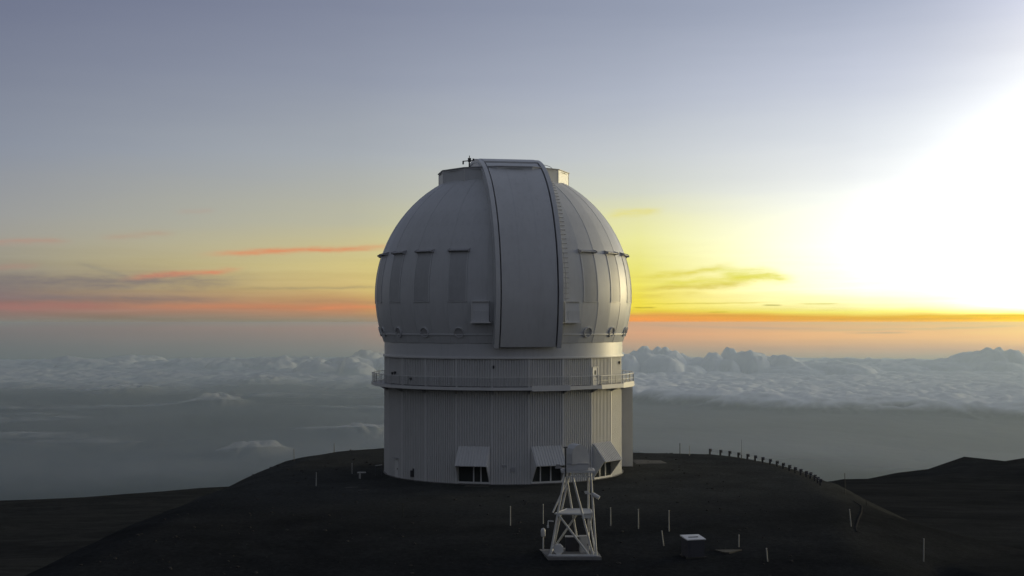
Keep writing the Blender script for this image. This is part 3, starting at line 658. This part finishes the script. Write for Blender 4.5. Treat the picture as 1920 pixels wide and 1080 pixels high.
obj('door', MB().box((0.05, -0.735, 0.72), (1.1, 0.03, 1.2)).mesh('box_door', 'cabinet_grey'), ub)
obj('skid', MB().box((0, -0.75, 0.05), (1.7, 0.16, 0.14)).box((-0.78, 0.3, 0.05), (0.2, 0.8, 0.14)).mesh('box_skid', 'pale_concrete'), ub)
sp_ = obj('broken_slab', MB().prism([(-1.15, 0.45), (-0.9, 0.1), (-0.45, -0.75), (-0.1, -0.72), (1.15, 0.55), (0.5, 0.62)], -0.12, 0.10).mesh('broken_slab', 'pale_concrete'), None, (18.75, -57.0, tz(18.75, -57.0)))
tag(sp_, 'thin pale triangular slab lying on the cinder beside the metal utility box', 'slab')

# ---------------------------------------------------------------- snow poles
def pole(x, y, h, label, tilt=0.0, group=None, r=0.05, m='pole_paint', dz=0.0):
    z = tz(x, y)
    b = MB().tube((0, 0, -0.3), (0, 0, h), r, r * 0.85, n=8)
    t = thing('snow_pole', label, 'pole', (x, y, z + dz), 0, group)
    t.rotation_euler = (0, tilt, 0)
    obj('shaft', b.mesh('pole_shaft', m, 40), t)
    obj('cap', MB().tube((0, 0, h), (0, 0, h + 0.06), r * 1.25, r * 0.9, n=8).mesh('pole_cap', m, 40), t)
row = 'upright poles between the tower and the observatory'
for x, y, h, lb in ((0.92, -44.72, 1.7, 'upright pale pole before the blank wall between two bay windows'), (3.92, -43.55, 1.75, 'upright pale pole standing just behind the canister post'),
                    (10.01, -44.8, 1.6, 'upright pale pole next to the tower on its camera arm side'), (12.37, -46.45, 1.7, 'upright pale pole midway between lattice tower and utility box'),
                    (14.9, -48.18, 1.78, 'tall upright pale pole behind the leaning pole and utility box')):
    pole(x, y, h, lb, 0, row)
pole(13.71, -54.42, 1.2, 'pale pole leaning noticeably, left of the metal utility box', R(-7))
pole(19.88, -55.0, 0.95, 'short pale pole standing behind the thin triangular slab', R(1))
pole(21.22, -60.42, 1.0, 'short pale pole with slight lean, farther along from the triangular slab', R(-5))
pole(-20.96, -16.05, 1.5, 'tall pale pole on open ground near the flat concrete patches', R(1))
pole(-18.41, -3.72, 1.25, 'pale pole standing next to the small T-shaped stand', 0)
pole(-9.25, -39.75, 1.3, 'faint dull pole alone on dark ground before the drum wall', 0, None, 0.03, 'rock')
pole(-28.2, 12.9, 1.6, 'thin dark pole at the downhill end of the left rim, seen against haze', R(-2), None, 0.04, 'dark_steel')
pole(-24.25, 23.4, 1.25, 'dark stub pole on the crest of the left rim, seen against haze', 0, None, 0.045, 'dark_steel')
pole(24.43, 19.12, 1.55, 'dark pole on the right rim next to a thinner grey one', 0, None, 0.055, 'dark_steel')
pole(25.64, 18.18, 1.3, 'thin grey pole on the right rim before the guardrail starts', 0, None, 0.045, 'steel')
pole(38.18, -17.35, 2.3, 'tall dark pole beyond the guardrail end at the road bend', 0, None, 0.04, 'dark_steel')
pole(32.13, -43.57, 1.5, 'pale pole beside the light curved kerb line of the road bend', R(-5))
pole(35.41, -54.35, 1.85, 'pale pole on the lower slope right of the road ditch', R(1))
pole(37.99, -26.95, 0.7, 'short dull stub pole on the slope below the road bend', R(-3), None, 0.03, 'rock')
mk = thing('antenna_whip', 'thin whip antenna rising from the guardrail on the right rim', 'antenna', (32.2, 14.5, tz(32.2, 14.5)))
obj('whip', MB().tube((0, 0, -0.2), (0, 0, 2.55), 0.03, 0.015, n=6).mesh('whip', 'dark_steel'), mk)
obj('base', MB().tube((0, 0, -0.2), (0, 0, 0.5), 0.06, n=8).mesh('whip_base', 'dark_steel'), mk)

# ---------------------------------------------------------------- guardrail along the road on the right rim
GP = np.array([(28.8, 20.5), (30.2, 18.6), (31.2, 16.6), (33.0, 13.0), (35.0, 6.6), (36.1, 0.7), (36.7, -4.4), (36.8, -9.0), (36.5, -12.6)])
seg = np.r_[0, np.cumsum(np.hypot(*np.diff(GP, axis=0).T))]
GRL = thing('guardrail', 'dark cable guardrail with stubby block-topped posts curving round the right rim', 'guardrail', (34, 5, 0))
gpts = [(np.interp(s_, seg, GP[:, 0]), np.interp(s_, seg, GP[:, 1])) for s_ in np.linspace(0, seg[-1], 18)]
gz = [tz(x, y) for x, y in gpts]
gpost = MB().box((0, 0, 0.15), (0.20, 0.18, 1.1)).mesh('guard_post', 'dark_steel')
gblk = MB().box((0, 0.0, 0), (0.30, 0.28, 0.40)).mesh('block', 'dark_steel')
for i, (x, y) in enumerate(gpts):
    a = gpts[max(0, i - 1)]; b = gpts[min(17, i + 1)]; ang = math.atan2(b[1] - a[1], b[0] - a[0])
    p = obj('post', gpost, GRL, (x - 34, y - 5, gz[i]), ang)
    obj('block', gblk, p, (0, 0.10, 0.55))
for h in (0.66, 0.42):
    for i in range(17):
        (x0, y0), (x1, y1) = gpts[i], gpts[i + 1]
        obj('cable', MB().tube((x0 - 34, y0 - 5, gz[i] + h), (x1 - 34, y1 - 5, gz[i + 1] + h), 0.018, n=5).mesh('cable', 'steel'), GRL)

# ---------------------------------------------------------------- small things left of the drum
ts = thing('stand', 'small pale T-shaped stand on the ground left of the drum', 'stand', (-16.75, -8.57, tz(-16.75, -8.57)))
obj('leg', MB().box((-0.15, 0, 0.32), (0.2, 0.2, 0.7)).mesh('stand_leg', 'pole_paint'), ts); obj('top', MB().box((0.05, 0, 0.72), (1.0, 0.45, 0.10)).mesh('stand_top', 'pole_paint'), ts)
pr = thing('pipe_handrail', 'low dull pipe handrail against the left foot of the drum', 'handrail', (-15.0, -6.2, tz(-15.0, -6.2)))
obj('rail', MB().path([(-0.35, 0, 1.25), (0.45, 0.3, 1.32)], 0.06).mesh('handrail_rail', 'pole_paint'), pr)
for x in (-0.3, 0.4): obj('post', MB().tube((x, 0.15 * (x > 0) * 2, -0.2), (x, 0.15 * (x > 0) * 2, 1.26), 0.05).mesh('handrail_post', 'cabinet_grey'), pr)
def patch(name, pts, m, lift=0.02):
    c = np.mean(pts, axis=0); b = MB(); n = len(pts); P = []
    for t in np.linspace(1, 0.0, 5):
        P.append([(c[0] + (p[0] - c[0]) * t, c[1] + (p[1] - c[1]) * t, tz(c[0] + (p[0] - c[0]) * t, c[1] + (p[1] - c[1]) * t) + lift * (1 if t < 1 else -1)) for p in list(pts) + [pts[0]]])
    return structure(obj(name, b.grid(P).mesh(name, m)))
def blob(pts, k=4, jit=0.12):
    out = []
    for i, p in enumerate(pts):
        q = pts[(i + 1) % len(pts)]
        for j in range(k):
            t = j / k; out.append((p[0] + (q[0] - p[0]) * t + random.uniform(-jit, jit), p[1] + (q[1] - p[1]) * t + random.uniform(-jit, jit)))
    return out
patch('concrete_apron', blob([(16.9, 6.7), (21.9, 7.9), (21.2, 12.4), (16.9, 13.2)]), 'pale_concrete', 0.03)
patch('concrete_patch', blob([(-17.9, -17.7), (-16.1, -17.2), (-15.9, -16.5), (-17.6, -16.8)]), 'pale_concrete', 0.03)
patch('concrete_patch', blob([(-15.9, -20.2), (-14.4, -19.8), (-14.5, -19.2), (-15.9, -19.6)]), 'pale_concrete', 0.03)
patch('bay_apron', blob([(-4.6, -16.4), (-1.4, -17.0), (-1.2, -14.7), (-4.2, -14.2)], 4, 0.05), 'pale_concrete', 0.03)
# curved kerb at the road bend
kb = []
kpts = [(37.3, -24.5), (37.0, -29), (35.6, -34), (34.0, -39), (32.6, -43.5), (31.9, -46.5)]
kp = np.array(kpts); ks = np.r_[0, np.cumsum(np.hypot(*np.diff(kp, axis=0).T))]
rows_ = []
for s_ in np.linspace(0, ks[-1], 40):
    x, y = np.interp(s_, ks, kp[:, 0]), np.interp(s_, ks, kp[:, 1]); z = tz(x, y)
    rows_.append([(x - 0.11, y, z - 0.2), (x - 0.06, y, z + 0.07), (x + 0.06, y, z + 0.07), (x + 0.11, y, z - 0.2)])
structure(obj('kerb', MB().grid(rows_).mesh('kerb', 'rock')))
# loose stones
def stones(n):
    b = MB(); rng = np.random.default_rng(3)
    ph = (1 + 5 ** .5) / 2
    iv = np.array([(-1, ph, 0), (1, ph, 0), (-1, -ph, 0), (1, -ph, 0), (0, -1, ph), (0, 1, ph), (0, -1, -ph), (0, 1, -ph), (ph, 0, -1), (ph, 0, 1), (-ph, 0, -1), (-ph, 0, 1)]) / 1.9
    fc = [(0, 11, 5), (0, 5, 1), (0, 1, 7), (0, 7, 10), (0, 10, 11), (1, 5, 9), (5, 11, 4), (11, 10, 2), (10, 7, 6), (7, 1, 8), (3, 9, 4), (3, 4, 2), (3, 2, 6), (3, 6, 8), (3, 8, 9), (4, 9, 5), (2, 4, 11), (6, 2, 10), (8, 6, 7), (9, 8, 1)]
    xs = rng.uniform(-33, 26, n); ys = rng.uniform(-75, 28, n); ok = np.hypot(xs, ys) > 17.5
    ok &= (np.abs(xs - TX) > 3) | (np.abs(ys - TY) > 3)
    xs, ys = xs[ok], ys[ok]; zz = terrain(xs, ys)
    for x, y, z in zip(xs, ys, zz):
        s_ = 0.03 + 0.16 * rng.random() ** 6
        v = iv * (s_ * (0.7 + 0.6 * rng.random((12, 3)))) * np.array([1.2, 1.0, 0.7])
        a = rng.random() * 6.28; ca, sa = math.cos(a), math.sin(a)
        b.add([(x + p[0] * ca - p[1] * sa, y + p[0] * sa + p[1] * ca, z + p[2] + s_ * 0.15) for p in v], fc)
    o = obj('loose_stones', b.mesh('loose_stones', 'rock'))
    return tag(o, 'scattered dark volcanic stones lying over the cinder ground', 'stones', None, 'stuff')
stones(1800)
# ---------------------------------------------------------------- sea, cloud layer far below, hazy air (earth curvature included)
RE = 6371000.0
def polar_sheet(name, fn, az0, az1, na, d0, d1, nd, m):
    az = np.radians(np.linspace(az0, az1, na)); d = np.exp(np.linspace(np.log(d0), np.log(d1), nd))
    A_, D_ = np.meshgrid(az, d, indexing='xy')
    Xc = D_ * np.sin(A_); Yc = D_ * np.cos(A_)
    Zc = fn(Xc, Yc, D_) - D_ ** 2 / (2 * RE)
    h, w = Xc.shape; v = np.stack([Xc.ravel(), Yc.ravel(), Zc.ravel()], 1)
    i = np.arange(h * w).reshape(h, w)
    f = np.stack([i[:-1, :-1].ravel(), i[:-1, 1:].ravel(), i[1:, 1:].ravel(), i[1:, :-1].ravel()], 1)
    me = bpy.data.meshes.new(name)
    me.vertices.add(len(v)); me.vertices.foreach_set('co', v.ravel())
    me.loops.add(f.size); me.loops.foreach_set('vertex_index', f.ravel())
    me.polygons.add(len(f)); me.polygons.foreach_set('loop_start', np.arange(0, f.size, 4)); me.polygons.foreach_set('loop_total', np.full(len(f), 4))
    me.update(calc_edges=True)
    me.polygons.foreach_set('use_smooth', np.ones(len(f), bool)); me.materials.append(M[m]); me.update()
    return obj(name, me)
structure(polar_sheet('sea', lambda x, y, d: np.full(d.shape, -4200.0), -180, 180, 181, 500, 128000, 60, 'water'))
COVER = {}
def clouds(x, y, d):
    km = 1000.0
    px = x / np.maximum(y, 1)                            # bearing
    puff = fbm(x / (1.5 * km), y / (2.0 * km), 6, 11, True, 0.55)
    roll = fbm(x / (7 * km), y / (9 * km), 3, 23)
    big = fbm(x / (16 * km), y / (26 * km), 3, 37)
    # main deck: beyond about 38 km to the right, ragged towards the left
    edge = np.interp(px, [-.6, -.35, -.1, .05, .10, .22, .40, .6], [52, 50, 47, 42, 39.5, 37, 36, 36]) * km + 2.2 * km * roll + 0.9 * km * puff
    lf = sstep(.03, -.1, px); m1 = sstep(-0.4 * km - 10 * km * lf, 1.1 * km + 10 * km * lf, d - edge)
    z1 = -2050 + 190 * puff + 120 * roll + 60 * big
    # cumulus heads standing out of the deck near the horizon
    rng = np.random.default_rng(12)
    bump = fbm(x / (0.8 * km), y / (1.6 * km), 4, 91, True, 0.5)
    heads = np.zeros(d.shape)
    for (b_, D_, w_, l_, h_) in ((.094, 66, 2.4, 4, 520), (.102, 70, 2.0, 4, 640), (.125, 72, 3.4, 5, 330), (.145, 70, 2.4, 4, 300), (.166, 67, 1.9, 4, 640), (.176, 70, 2.6, 4, 520), (.195, 72, 4.2, 5, 330), (.228, 68, 3.2, 5, 280), (.262, 76, 5.0, 6, 260), (.30, 74, 4.0, 5, 240),
                                 (.374, 70, 1.8, 4, 640), (.362, 72, 3.0, 5, 480), (.345, 72, 3.2, 5, 300), (.40, 74, 3.4, 6, 480),
                                 (-.105, 68, 2.4, 4, 560), (-.118, 66, 1.8, 4, 420), (-.18, 74, 3.0, 5, 360), (-.24, 80, 3.4, 6, 260), (-.32, 84, 4.0, 6, 260)):
        cx, cy = b_ * D_ * km, D_ * km
        near = (np.abs(x - cx) < 3.2 * w_ * km) & (np.abs(y - cy) < 3.2 * l_ * km)
        xs_, ys_ = x[near], y[near]; acc = np.zeros(xs_.shape)
        for i in range(16):                              # rounded turrets
            ox, oy = rng.normal(0, 0.55 * w_), rng.normal(0, 0.5 * l_)
            rr_ = w_ * rng.uniform(0.22, 0.5); hh_ = h_ * rng.uniform(0.55, 1.0) * math.exp(-(ox / (1.1 * w_)) ** 2)
            t2 = ((xs_ - cx - ox * km) / (rr_ * km)) ** 2 + ((ys_ - cy - oy * km) / (2.2 * rr_ * km)) ** 2
            acc = np.maximum(acc, hh_ * np.sqrt(np.clip(1 - t2, 0, 1)))
        heads[near] = np.maximum(heads[near], acc)
    z1 = z1 + 2.0 * heads * (1.0 + 0.22 * bump)
    # lower smooth stratus in the middle distance
    z2 = -2380 + 50 * roll + 22 * puff
    c2 = (0.14 + 0.20 * sstep(-.22, .12, px + 0.10 * big) + 0.06 * roll) * sstep(16 * km, 26 * km, d + 4 * km * roll)
    # broken bands on the left
    bands = fbm(x / (10 * km) + 3.1, y / (5.0 * km), 4, 51)
    c3 = sstep(-0.02, 0.30, bands) * sstep(.12, -.02, px) * sstep(18 * km, 24 * km, d)
    z = z2 + (z1 - z2) * m1 + 60 * c3 * (1 + puff) * (1 - m1)
    cov = np.maximum(c2, np.maximum(0.30 * c3 * (0.75 + 0.5 * puff), m1 * (1 - 0.52 * lf)))
    for (b_, D_, w_, l_, h_) in ((-.198, 24.5, .50, .9, 240), (-.187, 24.8, .36, .8, 180), (-.214, 24.4, .30, .8, 120), (-.222, 40, .7, 1.6, 480), (-.235, 40.5, 1.0, 1.6, 200), (-.110, 29, .55, 1.2, 260), (-.125, 29.3, .5, 1.2, 160), (-.30, 46, 1.2, 3, 420), (-.19, 52, 1.2, 3, 420)):
        cx, cy = b_ * D_ * km, D_ * km
        q = np.exp(-(((x - cx) / (w_ * km)) ** 2 + ((y - cy) / (l_ * km)) ** 2) ** 1.5)
        hp = fbm(x / (0.35 * km), y / (0.9 * km), 4, 71, True)
        z = z + 0.6 * h_ * q * (0.85 + 0.5 * hp); cov = np.maximum(cov, 0.22 * np.clip(q * 1.4, 0, 1))
    COVER['c'] = np.clip(cov, 0, 1)
    return z
cl = polar_sheet('cloud_layer', clouds, -40, 40, 1000, 15000, 118000, 600, 'cloud')
_a = cl.data.attributes.new('cover', 'FLOAT', 'POINT'); _a.data.foreach_set('value', COVER['c'].ravel().astype(np.float32))
tag(cl, 'soft grey layer of cloud spread far below the summit to the horizon', 'clouds', None, 'stuff')

hz = MB().box((0, 10000, -3180), (262000, 262000, 6500)).mesh('haze', None)
hm = bpy.data.materials.new('haze'); hm.use_nodes = True; hm.node_tree.nodes.clear()
hv = hm.node_tree.nodes.new('ShaderNodeVolumePrincipled'); ho = hm.node_tree.nodes.new('ShaderNodeOutputMaterial')
hv.inputs['Color'].default_value = (0.70, 0.85, 0.93, 1); hv.inputs['Density'].default_value = 6.5e-6; hv.inputs['Anisotropy'].default_value = 0.55
hm.node_tree.links.new(hv.outputs[0], ho.inputs['Volume']); hz.materials.append(hm)
tag(obj('haze', hz), 'pale even haze filling the air over the cloud sea', 'haze', None, 'stuff')
